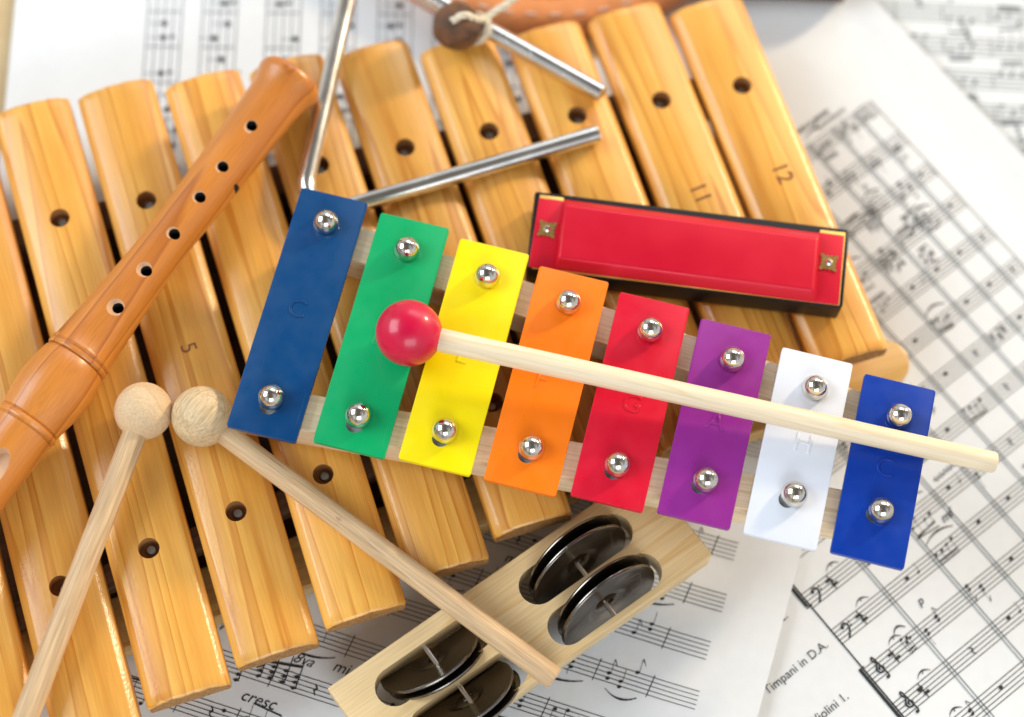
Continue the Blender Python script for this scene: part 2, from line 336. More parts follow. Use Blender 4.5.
    def text(s, txt, x, y, size, shear=0., offset=0., mi=0):
        me = text_mesh(txt, size, 0, offset, 0, shear); b0 = len(s.bm.verts)
        t = bmesh.new(); t.from_mesh(me); bpy.data.meshes.remove(me); mp = {}
        for v in t.verts: mp[v] = s.bm.verts.new(s.w(x+v.co.x, y+v.co.y, .00026))
        for f in t.faces:
            try: s.bm.faces.new([mp[v] for v in f.verts]).material_index = mi
            except ValueError: pass
        t.free()
    def scribble(s, x, y, l, h, seed, lw):
        r = random.Random(seed); n = int(l/h*4); px, py = x, y
        for i in range(n):
            nx = x+l*(i+1)/n+h*.25*sin(i*2.1); ny = y+h*(.5*sin(i*1.7+r.random())+.2*r.uniform(-1, 1)); s.line(px, py, nx, ny, lw, dz=.00025); px, py = nx, ny

# --- the orchestral score on the right
O = at(836, 638, 0)
S = Sheet((O.x, O.y), 42.6, -.055, .1868, -.115, .238, .0009, lambda x, y: .0028*smooth((x-.165)/.022)**2)
ys = [.0165+.01715*k for k in range(9)]+[0, -.0178, -.0335, -.0505, -.0675, -.0845, -.1015]
sp, lw = .00155, .00028
barx = [0, .0245, .0475, .064, .0795, .094, .109, .122, .1345, .146, .1555]
for y in ys:
    S.staff(y, -.0005, .1555, sp, lw)
for i, x in enumerate(barx):
    m = 0 if i in (0, len(barx)-1) else 1
    S.line(x, -.11, x, ys[8]+.0031, .00035 if i else .0006, m)
    if 0 < i < len(barx)-1:      # the print of the page's back shows as a faint ghost
        S.line(x+.0013, -.11, x+.0013, ys[8]+.003, .0004, 1)
S.line(-.0012, -.0140, -.0012, -.075, .0013); S.line(-.0012, .0150, -.0012, .03, .0013); S.line(-.0018, -.0140, .0008, -.0140, .0005); S.line(-.0018, .0145, .0008, .0145, .0005)
for y in ys:
    (S.treble if y < -.01 else S.bass)(.005, y, sp)
    if y < .02:
        for dx_, dy in ((-.0006, .8), (.0006, -.8)): S.line(.0108+dx_, y+dy*sp, .0132+dx_, y+dy*sp, .0012, dz=.00026)
        S.line(.012, y-2*sp, .012, y+2*sp, .0004)
        S.arc(.013, .019, y+2.6*sp, .0016, .0004); S.oval(.016, y+3.1*sp, .0003, .0003)
    for i in range(len(barx)-1):
        a, b = barx[i], barx[i+1]; mid = (a+b)/2; top = y > .085
        q = R.random(); q = q*.9 if top and i > 3 else q+(.12 if y < -.04 else .22 if y > -.02 else .1)
        if i == 0: a += .016
        q -= .10
        if q < .22:
            S.beamed(a+.002, y+R.choice([-1, 0, 1])*sp, sp*.9, 4, (b-a-.004)/4.3, R.choice([1, -1]))
            if R.random() < .5: S.arc(a+.001, b-.002, y+3.5*sp, .002, .0005)
        elif q < .42:
            for k in range(R.choice([2, 3])):
                xx = a+.003+k*(b-a-.004)/3; yy = y+R.choice([-2, -1, 0, 1])*sp
                S.note(xx, yy, sp, R.choice([1, -1]), R.random() < .5); S.oval(xx, yy+sp, sp*.6, sp*.42)
            if R.random() < .5: S.text('p', mid, y-4.4*sp, .0036, .3, 0)
        elif q < .5: S.rest(mid, y, sp)
        else:
            S.oval(mid-.001, y+.5*sp, .0009, .00065, 0)
            if R.random() < .4: S.note(mid+.004, y-R.choice([0, 1])*sp, sp*.85, 1)
            if R.random() < .12: S.scribble(a+.004, y+4*sp, .011, .0018, R.random(), .0003)
    if top:
        pass
S.text('Timpani in D.A.', -.0190, .0005, .0046, 0, -.00001)
S.text('Violini 1.', -.0190, -.0180, .0046, 0, -.00001)
S.text('Trombe 1.2.', -.0205, .0175, .0046, 0, -.00001)
S.text('poco a poco', .129, .1640, .0038, .3, .00008); S.text('a 2', .112, .1605, .0038, 0, 0)
S.text('Tromboni', .137, .1605, .0038, 0, -.00001)
S.text('p', .033, -.0085, .0045, .3, .00002); S.text('p cresc.', .068, -.041, .004, .3, 0); S.text('mf', .0625, .0095, .005, .3, .00002)
S.line(.048, .0095, .058, .0110, .0004); S.line(.048, .0095, .058, .0085, .0004)
for (cx_, cy_, n_) in ((.118, .118, 4), (.130, .108, 5), (.112, .100, 4), (.126, .094, 3)):
    for k in range(n_): S.note(cx_+k*.0022+R.uniform(-.0004, .0004), cy_+R.uniform(-.002, .002), sp, R.choice([1, -1]), True)
    S.beamed(cx_, cy_-.003, sp, n_, .0022, 1)
S.build('large orchestral score sheet with many slanting staves, on the right under the short blue bar', M['paper'])

# --- the sheet at the far upper right
p0, p1 = at(890, 105/2.988, .0004), at(1010, 124/2.988, .0004)
a = math.degrees(atan2(p1.y-p0.y, p1.x-p0.x))
S = Sheet((at(900, 50, 0).x, at(900, 50, 0).y), a, -.09, .24, -.14, .09, .0002)
sp = .0020
for k in range(-8, 6):
    y = k*.0152+.003
    S.staff(y, -.07, .22, sp, .00032, 1)
    for i in range(14):
        x = -.06+i*.0195; S.line(x, y-2*sp, x, y+2*sp, .0003, 1)
        if R.random() < .55: S.beamed(x+.003, y+R.choice([-1, 0, 1])*sp, sp, 3, .0045, R.choice([1, -1]))
        elif R.random() < .6:
            for q in range(2): S.note(x+.004+q*.007, y+R.choice([-2, 0, 2])*sp, sp, -1, True)
        if R.random() < .25:
            for q in range(5): S.note(x+.008+q*.0006, y+(-2-q*1.0)*sp, sp, 0)
S.build('faint grey-lined sheet of music in the upper right corner, half covered by the large score', M['paperg'], faint=True)

# --- the sheet at the upper left, staves running away from the viewer
p0, p1 = at(142, 68, 0), at(147, 0, 0)
a = math.degrees(atan2(p1.y-p0.y, p1.x-p0.x))
o_ = at(142, 68, 0)
edge = at(11, 52, 0); ea = radians(a); ye = (Vector((edge.x-o_.x, edge.y-o_.y))).dot(Vector((-sin(ea), cos(ea))))
S = Sheet((o_.x, o_.y), a, -.20, .11, -.16, ye, .0006)
sp = .0034
for k, xpx in enumerate((164, 219, 283, 338, 395, 450, 505)):
    q = at(xpx, 35, 0); y = Vector((q.x-o_.x, q.y-o_.y)).dot(Vector((-sin(ea), cos(ea))))
    S.staff(y, -.18, .09, sp, .00035, 1)
    for i in range(16):
        x = -.17+i*.0163; S.line(x, y-2*sp, x, y+2*sp, .0004, 1)
        for q in range(2):
            if R.random() < .92:
                yy = y+R.choice([-1.5, -1, -.5, 0, .5])*sp; xx = x+.0042+q*.0066
                S.oval(xx, yy, .0014, .0012); S.line(xx, yy, xx, yy+sp*1.8, .0003, 1)
                if R.random() < .6: S.oval(xx+.0005, yy-1.0*sp, .0012, .0010, .4, 1)
S.build('bright white sheet of large-print music under the upper ends of the wooden bars, top left', M['paperw'])

# --- the sheet at the bottom, under the jingle stick
p0, p1 = at(801, 549, 0), at(756, 717, 0)
a = math.degrees(atan2(p1.y-p0.y, p1.x-p0.x))+90
o_ = at(706, 652, 0); ea = radians(a); ev = Vector((cos(ea), sin(ea)))
xr = Vector((p1.x-o_.x, p1.y-o_.y)).dot(ev)
S = Sheet((o_.x, o_.y), a, -.30, xr, -.13, .098, .0015, lambda x, y: .0035*smooth((x-(xr-.045))/.045)**2)
sp = .00165
for k, y in enumerate([.0795, .0605, .0385, .0185, 0, -.0185, -.0375, -.056, -.0745]):
    S.staff(y, -.285, .0005+.001*(k % 2), sp, .00026)
    x = -.272
    S.treble(-.281, y, sp)
    while x < -.008:
        wd = min(R.uniform(.019, .03), -.006-x)
        if wd < .01: break
        S.line(x+wd-.002, y-2.6*sp, x+wd-.001, y+2.6*sp, .0003)
        q = R.random(); 
        if q < .22:
            S.beamed(x+.002, y+R.choice([-2, -1, 1])*sp, sp, R.choice([3, 4]), (wd-.006)/4, R.choice([1, -1]))
        elif q < .7:
            for j in range(3):
                xx = x+.003+j*(wd-.004)/3.3; yy = y+R.choice([-3, -2, -1, 0, 1, 2])*sp; S.note(xx, yy, sp, R.choice([1, -1]), R.random() < .3)
                if R.random() < .5: S.note(xx, yy-sp*1.2, sp, 0)
        elif q < .85: S.rest(x+wd/2, y, sp); S.oval(x+wd*.7, y+sp, sp*.5, sp*.4)
        if R.random() < .45: S.arc(x+.003, x+wd-.005, y-3.4*sp, -.0022, .0005)
        if R.random() < .10: S.text(R.choice(['p', 'f', 'mf']), x+wd/2, y-4.6*sp, .0055, .3, 0)
        x += wd
def lp(px, py): q = at(px, py, .002); d = Vector((q.x-o_.x, q.y-o_.y)); return d.dot(ev), d.dot(Vector((-ev.y, ev.x)))
x, y = lp(258, 700); S.text('cresc', x, y, .0060, .35, 0)
x, y = lp(303, 660); S.text('8va', x, y, .0055, .5, -.00002); x, y = lp(341, 668); S.text('mi', x, y, .006, .3, 0)
for i, (px, py) in enumerate([(236, 680), (258, 676), (270, 678), (282, 682), (293, 688)]):
    x, y = lp(px, py)
    for q in range(3): S.note(x, y+q*.0021, sp, 0); S.line(x-.0012, y+q*.0021, x+.0012, y+q*.0021, .0003)
    S.line(x+.0008, y, x+.0008, y+.010, .0004)
x0_, y0_ = lp(258, 668); x1_, y1_ = lp(300, 675); S.line(x0_, y0_+.003, x1_, y1_+.003, .0010)
S.build('greyish sheet of handwritten-style music at the bottom, under the jingle stick', M['paper'])

# ---------------------------------------------------------------- wooden xylophone
ZB = .034; UA = radians(-67)
UU = Vector((cos(UA), sin(UA))); VV = Vector((-sin(UA), cos(UA)))
BARS = [(-.2090, -.145, .106, None), (-.1771, -.1415, .1005, '3'), (-.1453, -.1387, .0953, '4'), (-.1136, -.137, .0908, '5'), (-.0814, -.1313, .087, '6'),
        (-.0494, -.1287, .0800, '7'), (-.0170, -.125, .0735, '8'), (.0149, -.1175, .0681, '9'), (.0486, -.1133, .0618, '10'), (.0810, -.1121, .0555, '11'), (.1124, -.1057, .0490, '12')]
HOLE_U = lambda v: (-.0795+(v-0)*.083-.0, .0335+(v+.08)*-.118)
xyl = thing('wooden_xylophone', 'large wooden xylophone with honey coloured lacquered bars lying on the sheet music', 'xylophone', (0, 0, 0), UA+pi/2)
# local frame of the xylophone: x = V (across), y = -U (towards the far end)
def xl(px, py, z): p = at(px, py, z); q = Vector((p.x, p.y)); return q.dot(VV), -q.dot(UU)
TH = .0108; WB = .0292
def bar_mesh(L, seed):
    r = random.Random(seed); bm = bmesh.new(); hw = WB/2; dome = .0027; er = .0032
    crown = lambda x: -dome*(x/hw)**2
    prof = [(-hw+.0006, -TH), (-hw, -TH+.0007)]
    zc = crown(hw-er)                      # a flat chamfer angled to glint in the warm lamp, corners softened, runs down each long edge
    arc = [(-hw, zc-.0030), (-hw+.00008, zc-.0026), (-hw+.0003, zc-.0022), (-hw+.0007, zc-.00178), (-hw+.0016, zc-.00100), (-hw+.0024, zc-.00036), (-hw+.0028, zc-.00012)]
    mid = [(x, crown(x)) for x in [(hw-er)*k/6 for k in range(-6, 7)]]
    prof += arc+mid+[(-x, z) for x, z in arc[::-1]]+[(hw, -TH+.0007), (hw-.0006, -TH)]
    st = [(-L/2, .0012), (-L/2+.0003, .0007), (-L/2+.0012, .0001)]+[(-L/2+.004+(L-.008)*k/14, 0) for k in range(15)]+[(L/2-.0012, .0001), (L/2-.0003, .0007), (L/2, .0012)]
    rings = []
    for y, ins in st:
        k = 1-ins/hw*.55
        wob = .00015*noise.noise(Vector((y*40, seed, 0)))
        rings.append([bm.verts.new((x*k+wob, y+(.0004*noise.noise(Vector((x*300, seed*3., 1))) if abs(y) > L/2-.002 else 0), min(z, 0)-(ins*.75 if z > -TH*.5 else -ins*.3))) for x, z in prof])
    m = len(prof)
    for a, b in zip(rings, rings[1:]):
        for i in range(m): bm.faces.new((a[i], a[(i+1) % m], b[(i+1) % m], b[i]))
    for f in (bm.faces.new(rings[0][::-1]), bm.faces.new(rings[-1])): f.material_index = 1
    return bm_mesh(bm, 'bar', True, 40)
for i, (v, u0, u1, num) in enumerate(BARS):
    v = -.02+(v+.02)*1.0125; u0 -= .0022; u1 -= .0006
    L = u1-u0; me = bar_mesh(L, i*1.7+3)
    b = link('bar', me, [M['bar'], M['endgrain'], M['holewood']], xyl)
    yc = -(u0+u1)/2
    b.location = (v, yc, ZB)
    hu, hl = (-.0795+.083*v*.9)if v < 0 else (-.0795+.1*v), .0335-.118*(v+.08)
    bmc = bmesh.new()
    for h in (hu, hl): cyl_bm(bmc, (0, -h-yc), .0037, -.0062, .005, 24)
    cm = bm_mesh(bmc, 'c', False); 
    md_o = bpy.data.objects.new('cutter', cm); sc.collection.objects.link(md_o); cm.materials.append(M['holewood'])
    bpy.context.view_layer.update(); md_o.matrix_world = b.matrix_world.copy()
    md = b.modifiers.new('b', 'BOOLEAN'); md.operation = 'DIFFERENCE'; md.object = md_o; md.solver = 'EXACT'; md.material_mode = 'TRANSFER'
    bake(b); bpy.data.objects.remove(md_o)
    for h in (hu, hl):
        bm = bmesh.new(); lathe(bm, [(-.002, 0), (-.002, .0019), (.0004, .0019), (.001, .0015), (.0012, 0)], 16)
        s = link('screw', bm_mesh(bm, 'screw'), M['screw'], b); s.location = (R.uniform(-.0008, .0008), -h-yc+R.uniform(-.0008, .0008), -.0058)
    pos = {'5': (188, 348), '11': (700, 193), '12': (782, 173)}.get(num)
    if pos:
        me = text_mesh(num, .0078 if num == '5' else .0088, .0001, -.00004)
        t = link('number_mark', me, M['mark'], b); x, y = xl(pos[0], pos[1], ZB); t.location = (x-v, y-yc, .00006)
        t.rotation_euler = (0, 0, radians(-90+(4 if num == '5' else 6))); t.scale = (1, 1.05, 1)
        t['label'] = 'number %s stamped on the wooden bar' % num
# box underneath
quad = [xl(-60, 262, .004), xl(690, 100, .004), xl(868, 385, .004), xl(-60, 690, .004)]
bm = bmesh.new(); prism(bm, quad, .0030, .0055); link('box_floor', bm_mesh(bm, 'f', False), M['frame'], xyl)
def board(name, a, b, wd, z0, z1, mat, rounded=False):
    a, b = Vector(a), Vector(b); d = (b-a).normalized(); n = Vector((-d.y, d.x)); L = (b-a).length; bm = bmesh.new(); h = wd/2
    pts = [(0, -h), (L-h if rounded else L, -h)]+([(L-h+h*cos(q), h*sin(q)) for q in [radians(-80+i*16) for i in range(11)]] if rounded else [])+[(L-h if rounded else L, h), (0, h)]
    prism(bm, pts, z0, z1); bevel(bm, .0009, 2)
    o = link(name, bm_mesh(bm, name), mat, xyl); o.location = (a.x, a.y, 0); o.rotation_euler = (0, 0, atan2(d.y, d.x)); return o
board('rail', xl(-70, 690, .012), xl(906, 357, .012), .0190, .0030, .0150, M['rail'], True)
board('rail', xl(-60, 262, .012), xl(720, 98, .012), .012, .0056, .0225, M['frame'])
hu = lambda v: (-.0795+.083*v*.9) if v < 0 else (-.0795+.1*v)
board('rail', (-.215, -(.0335-.118*(-.135))), (.118, -(.0335-.118*(.198))), .009, .0152, .0228, M['frame'])

# ---------------------------------------------------------------- coloured metal glockenspiel
ZG = .056; GA = radians(-9)
glo = thing('glockenspiel', 'small glockenspiel with eight brightly coloured metal bars lying across the wooden bars', 'glockenspiel', (0, 0, 0), GA)
GE, GN = Vector((cos(GA), sin(GA))), Vector((-sin(GA), cos(GA)))
def gl(px, py, z): p = at(px, py, z); q = Vector((p.x, p.y)); return q.dot(GE), q.dot(GN)
TOP = [.0236, .0212, .0186, .0153, .0128, .0101, .0066, .0041]; BOT = [-.0702, -.0681, -.0668, -.0667, -.0647, -.0634, -.0633, -.0625]
PT = [.0104, .0078, .0051, .0026, -.0004, -.0035, -.0064, -.0092]; PB = [-.0582, -.0571, -.0547, -.0530, -.0513, -.0489, -.0464, -.0443]
NAMES = ['deep blue bar stamped C, the longest', 'green bar stamped D', 'yellow bar stamped E', 'orange bar stamped F', 'red bar stamped G', 'purple bar stamped A', 'white bar stamped H', 'royal blue bar stamped C, the shortest']
LET = [('C', 297, 309, 0), ('D', 381, 338, 0), ('E', 463, 355, 0), ('F', 541, 380, 0), ('G', 632, 404, 0), ('A', 716, 422, 0), ('H', 803, 444, 0), ('C', 885, 468, 0)]
for i in range(8):
    xc = -.0732+.02995*i+(.0005 if i else 0); yc = (TOP[i]+BOT[i])/2; hl = (TOP[i]-BOT[i])/2; hw = .0123+(.00035 if i else 0)
    bm = bmesh.new(); prism(bm, [(-hw, -hl), (hw, -hl), (hw, hl), (-hw, hl)], -.0022, 0)
    vert = [e for e in bm.edges if abs(e.verts[0].co.z-e.verts[1].co.z) > .001]
    bmesh.ops.bevel(bm, geom=vert, offset=.0009, segments=4, affect='EDGES', profile=.5)
    bevel(bm, .00045, 3)
    b = link('bar', bm_mesh(bm, 'gbar'), PAINT[i], glo); b.location = (xc, yc, ZG); b.rotation_euler = (0, 0, R.uniform(-.003, .003)); b['label'] = NAMES[i]
    bmc = bmesh.new()
    for py, dx in ((PB[i], -.0004),): cyl_bm(bmc, (dx, py-yc-.0016), .0030, -.004, .004, 24)  # hole under the lower pin, its pale lining stands in for a reflection
    cm = bm_mesh(bmc, 'c', False); c = bpy.data.objects.new('cutter', cm); sc.collection.objects.link(c); cm.materials.append(M['felt'])
    bpy.context.view_layer.update(); c.matrix_world = b.matrix_world.copy()
    md = b.modifiers.new('b', 'BOOLEAN'); md.operation = 'DIFFERENCE'; md.object = c; md.solver = 'EXACT'; md.material_mode = 'TRANSFER'
    bake(b); bpy.data.objects.remove(c)
    s, px, py, _ = LET[i]
    me = text_mesh(s, .0096, .00022, -.00022, .00022); t = link('stamped_letter', me, PAINT[i], b)
    for p in me.polygons: p.use_smooth = True
    x, y = gl(px, py, ZG); t.location = (x-xc, y-yc, -.0001); t.rotation_euler = (0, 0, radians(-2))
    for py, z in ((PT[i], 0), (PB[i], 0)):
        bm = bmesh.new()
        rr = .0047; lathe(bm, [(-.008, 0), (-.008, .0016), (.0002, .0016), (.0002, .0036), (.0004, .0044)]+[(.0006+.0062*sin(q)*.92, rr*cos(q)) for q in [radians(4+k*8.6) for k in range(11)]]+[(.0006+.0062*.92, 0)], 40)
        p = link('pin', bm_mesh(bm, 'pin', True, 60), M['pin'], b); p.location = (.0002+.0002*(i-1), py-yc+.0013-.0002*(i-1), 0); p.rotation_euler = (radians(R.uniform(-8, 8)), radians(R.uniform(-8, 8)), R.uniform(0, 6)); p.location.z = R.uniform(-.0002, .0005)
def gboard(name, a, b, wd, z0, z1, mat):
    a, b = Vector(a), Vector(b); d = (b-a).normalized(); L = (b-a).length; bm = bmesh.new(); h = wd/2
    prism(bm, [(0, -h), (L, -h), (L, h), (0, h)], z0, z1); bevel(bm, .0006, 2)
    o = link(name, bm_mesh(bm, name), mat, glo); o.location = (a.x, a.y, 0); o.rotation_euler = (0, 0, atan2(d.y, d.x)); return o
d_ = (PT[7]-PT[0])/(.03015*7)
gboard('rail', (-.0733-.004, PT[0]-d_*-.002), (.1378+.007, PT[7]+d_*.007), .0135, .0365, ZG-.0034, M['pine'])
d2 = (PB[7]-PB[0])/(.03015*7)
gboard('rail', (-.0733-.0108, PB[0]-d2*.0108), (.1378+.007, PB[7]+d2*.007), .0135, .0365, ZG-.0034, M['pine'])
for rail_pts in ((PT, d_), (PB, d2)):
    for i in range(8):
        bm = bmesh.new(); cyl_bm(bm, (0, 0), .0050, -.0012, .0, 20); o = link('washer', bm_mesh(bm, 'w', False), M['felt'], glo); o.location = (-.0732+.02996*i, rail_pts[0][i], ZG-.0022)

# ---------------------------------------------------------------- mallets
def ball(bm, r, z0=0, flat=0.):
    lathe(bm, [(z0-r*cos(q), max(0, r*sin(q))) for q in [pi*k/28 for k in range(29)]], 48)
def mallet(name, label, head_p, tail_p, rh, rs, mh, ms, group, rs2=None):
    head_p, tail_p = Vector(head_p), Vector(tail_p); d = tail_p-head_p; L = d.length
    t = thing(name, label, 'mallet', head_p, 0, group); t.rotation_euler = d.to_track_quat('Z', 'Y').to_euler()
    bm = bmesh.new(); ball(bm, rh); h = link('head', bm_mesh(bm, 'head', True, 60), mh, t)
    rs2 = rs2 or rs; bm = bmesh.new(); n = 26
    prof = [(rh*.3, 0), (rh*.3, rs)]+[(rh*.9+(L-rh*.9-.0008)*k/n, rs+(rs2-rs)*k/n+.00006*noise.noise(Vector((k*.7, L*50, 0)))) for k in range(n+1)]+[(L-.0003, rs2-.0003), (L, rs2-.0009), (L, 0)]
    lathe(bm, prof, 28); link('stick', bm_mesh(bm, 'stick', True, 50), ms, t)
    return t
G = 'mallets lying on the instruments'
zr = ZG+.0118
mallet('mallet', 'mallet with glossy red ball head and cream stick lying across the coloured bars', at(409, 333, zr), at(996, 463, ZG+.0042), .0115, .0041, M['redball'], M['stickred'], G, .0037)
mallet('mallet', 'raw wooden mallet with smooth pinkish ball head, its stick pointing to the bottom left', at(143.5, 411, ZB+.0100), at(22, 727, ZB+.0046), .0101, .0042, M['headpink'], M['stick'], G, .0043)
mallet('mallet', 'raw wooden mallet with streaky ball head, its stick end resting on the jingle stick', at(202, 416.5, ZB+.0106), at(555, 679, .0325), .01065, .0040, M['headolive'], M['stick'], G, .0041)

# ---------------------------------------------------------------- recorder
ZR = ZB+.0128
pb, pr = at(292, 78, ZR), at(77, 359, ZR); ax = (pr-pb).normalized(); L1 = (pr-pb).length
rec = thing('recorder', 'orange-brown wooden recorder flute lying across the left wooden bars', 'recorder', pb); rec.rotation_euler = ax.to_track_quat('Z', 'Y').to_euler()
px = .000362
P = [(.004, .0), (.0035, .0045), (.0012, .0066), (0, .0088), (-.0006, .0104), (-.0003, .0116), (.0009, .0125), (.0026, .0127), (.0042, .0123), (.006, .0116), (.010, .0108), (.015, .0104), (.03, .0099), (.052, .0093), (.068, .0088)]
P += [(L1-.058, .0085), (L1-.046, .0086), (L1-.034, .0091), (L1-.022, .0099), (L1-.010, .0108), (L1-.0035, .0112)]
P += [(L1-.0030, .0115), (L1-.0022, .0117), (L1-.0018, .0113), (L1-.0014, .0111), (L1-.0010, .0117), (L1, .0119), (L1+.0006, .0116), (L1+.0009, .0110)]
bm = bmesh.new(); lathe(bm, P+[(L1+.0009, 0)], 72)
body = link('body', bm_mesh(bm, 'body', True, 28), [M['rec'], M['dark'], M['recworn']], rec)
bmc = bmesh.new(); cm_pts = [(252, 127, .0), (223, 167, 0), (200, 197, 0), (174, 233, 0), (146, 270, 0), (118, 308, 0)]
bpy.context.view_layer.update(); inv = rec.matrix_world.inverted()
def vcyl(bm, p, r, z0, z1, mi, r2=None):
    n = 20; vs = []
    for z, rr in ((z0, r), (z1, r2 or r)):
        vs.append([bm.verts.new(inv @ Vector((p.x+rr*cos(2*pi*i/n), p.y+rr*sin(2*pi*i/n), z))) for i in range(n)])
    for i in range(n): bm.faces.new((vs[0][i], vs[0][(i+1) % n], vs[1][(i+1) % n], vs[1][i])).material_index = mi
    bm.faces.new(vs[0][::-1]).material_index = mi; bm.faces.new(vs[1]).material_index = mi
def booltr(o, bmc, mats):
    cm = bm_mesh(bmc, 'c', False); c = bpy.data.objects.new('cutter', cm); sc.collection.objects.link(c)
    for m in mats: cm.materials.append(m)
    bpy.context.view_layer.update(); c.matrix_world = o.matrix_world.copy()
    md = o.modifiers.new('b', 'BOOLEAN'); md.operation = 'DIFFERENCE'; md.object = c; md.solver = 'EXACT'; md.material_mode = 'TRANSFER'
    bake(o); bpy.data.objects.remove(c)
for (x, y, _), rl in zip(cm_pts, (.0101, .0097, .0093, .0088, .0086, .0092)):
    p = at(x, y, ZR+rl); vcyl(bmc, p, .0024, ZR+rl-.0009, ZR+rl+.0041, 0, .0066)
booltr(body, bmc, [M['recworn']])
bmc = bmesh.new()
for (x, y, _) in cm_pts: p = at(x, y, ZR+.0085); vcyl(bmc, p, .0020, ZR+.000, ZR+.016, 0)
p = at(237.5, 186, ZR+.004); vcyl(bmc, p, .0014, ZR-.002, ZR+.014, 0)
booltr(body, bmc, [M['dark']])
# head joint: swelling, second ring, tube with window and beak
H = [(L1+.0010, 0), (L1+.0010, .0110), (L1+.0020, .0117), (L1+.006, .0124), (L1+.0105, .0129), (L1+.015, .0129), (L1+.020, .0124), (L1+.0255, .0115), (L1+.0270, .0113)]
H += [(L1+.0273, .0108), (L1+.0277, .0108), (L1+.0281, .0115), (L1+.0292, .0118), (L1+.0300, .0115), (L1+.0303, .0109), (L1+.0307, .0109), (L1+.031, .0112), (L1+.033, .0109), (L1+.05, .0110), (L1+.08, .0112), (L1+.118, .0108), (L1+.1205, .0102), (L1+.122, 0)]
bm = bmesh.new(); lathe(bm, H, 72); hj = link('head_joint', bm_mesh(bm, 'hj', True, 28), [M['rec'], M['dark'], M['recworn']], rec)
bmc = bmesh.new(); 
q = at(-7, 472, ZR+.0085)
n = 20
ring = lambda zz, k: [bmc.verts.new(inv @ (Vector((q.x, q.y, 0))+Vector((ax.x, ax.y, 0)).normalized()*(a_*k)+Vector((-ax.y, ax.x, 0)).normalized()*(b_*k)+Vector((0, 0, zz)))) for a_, b_ in [(.0080*cos(2*pi*i/n), .0036*sin(2*pi*i/n)) for i in range(n)]]
va, vb = ring(ZR+.0078, 1), ring(ZR+.016, 1.4)
for i in range(n): bmc.faces.new((va[i], va[(i+1) % n], vb[(i+1) % n], vb[i]))
bmc.faces.new(va[::-1]); bmc.faces.new(vb)
booltr(hj, bmc, [M['recworn']])

# ---------------------------------------------------------------- triangle with hanging cord and bead
rt = .0034; zt = ZB+rt
def fillet(pts, rad, n=10):
    out = [pts[0]]
    for a, b, c in zip(pts, pts[1:], pts[2:]):
        d1, d2 = (a-b).normalized(), (c-b).normalized(); ang = d1.angle(d2); t = rad/math.tan(ang/2); cen = b+(d1+d2).normalized()*(rad/sin(ang/2))
        s, e = b+d1*t, b+d2*t
        v0, v1 = s-cen, e-cen
        for k in range(n+1): out.append(cen+v0.normalized().slerp(v1.normalized(), k/n)*rad)
    return out+[pts[-1]]
E2, A_, B_, E3 = at(598, 134, zt), at(297, 222, zt), at(357, -43, zt), at(602, 93.5, zt)
path = fillet([E2, A_, B_, E3], .011)
full = []
for a, b in zip(path, path[1:]):
    k = max(1, int((b-a).length/.01)); full += [a.lerp(b, j/k) for j in range(k)]
full.append(path[-1]); rs = [rt]*len(full)
full = [full[0]+(full[0]-full[1]).normalized()*.0005]+full+[full[-1]+(full[-1]-full[-2]).normalized()*.0005]; rs = [rt*.75]+rs+[rt*.75]
bm = bmesh.new(); tube(bm, full, rs, 28)
me = bm_mesh(bm, 'tri', True, 40); c0 = at(420, 100, zt); me.transform(Matrix.Translation(-c0))
tri = link('triangle', me, M['chrome']); tri.location = c0; tag(tri, 'shiny chrome triangle instrument with one open corner, lying on the wooden bars', 'triangle')
cl = thing('cord_loop', 'cream twisted cord with a round brown wooden bead, looped over the chrome triangle', 'cord', at(457, 26, ZB))
pbd = at(457, 26, ZB+.0092); bpy.context.view_layer.update(); ic = cl.matrix_world.inverted()
bm = bmesh.new(); ball(bm, .0092)
for v in bm.verts: v.co *= 1+.07*noise.noise(v.co*220)-.05*abs(noise.noise(Vector((v.co.x*600, v.co.y*600, v.co.z*180))))
bead = link('bead', bm_mesh(bm, 'bead', True, 70), M['bead'], cl); bead.location = ic @ pbd; bead.rotation_euler = (.4, 1.2, .3)
def twist(bm, pts, r, turns_per_m=260):
    # resample, then two strands
    pts = [Vector(p) for p in pts]; dense = []
    for i in range(len(pts)-1):
        p0 = pts[max(i-1, 0)]; p1 = pts[i]; p2 = pts[i+1]; p3 = pts[min(i+2, len(pts)-1)]
        for k in range(14):
            t = k/14; dense.append(.5*((2*p1)+(-p0+p2)*t+(2*p0-5*p1+4*p2-p3)*t*t+(-p0+3*p1-3*p2+p3)*t**3))
    dense.append(pts[-1]); nrm = (dense[1]-dense[0]).orthogonal().normalized(); s = 0; A = [[], [], []]
    for i, p in enumerate(dense):
        t = (dense[min(i+1, len(dense)-1)]-dense[max(i-1, 0)]).normalized(); nrm = (nrm-t*nrm.dot(t)).normalized(); bn = t.cross(nrm)
        if i: s += (p-dense[i-1]).length
        for q in range(3):
            a = s*turns_per_m*2*pi/3.+q*2*pi/3; A[q].append(p+r*.55*(cos(a)*nrm+sin(a)*bn))
    for q in range(3): tube(bm, A[q], r*.62, 8)
bm = bmesh.new(); W = lambda x, y, z: ic @ at(x, y, z)
twist(bm, [W(452, 21, ZB+.017), W(464, 15, ZB+.0190), W(476, 19, ZB+.0140), W(484, 19, ZB+.0090), W(494, 12, ZB+.009), W(508, 3, ZB+.010), W(530, -14, ZB+.012), W(560, -40, ZB+.01)], .0013)
twist(bm, [W(488, 17, ZB+.0082), W(487, 26, ZB+.0076), W(484, 36, ZB+.005), W(478, 43, ZB+.0018)], .0012)
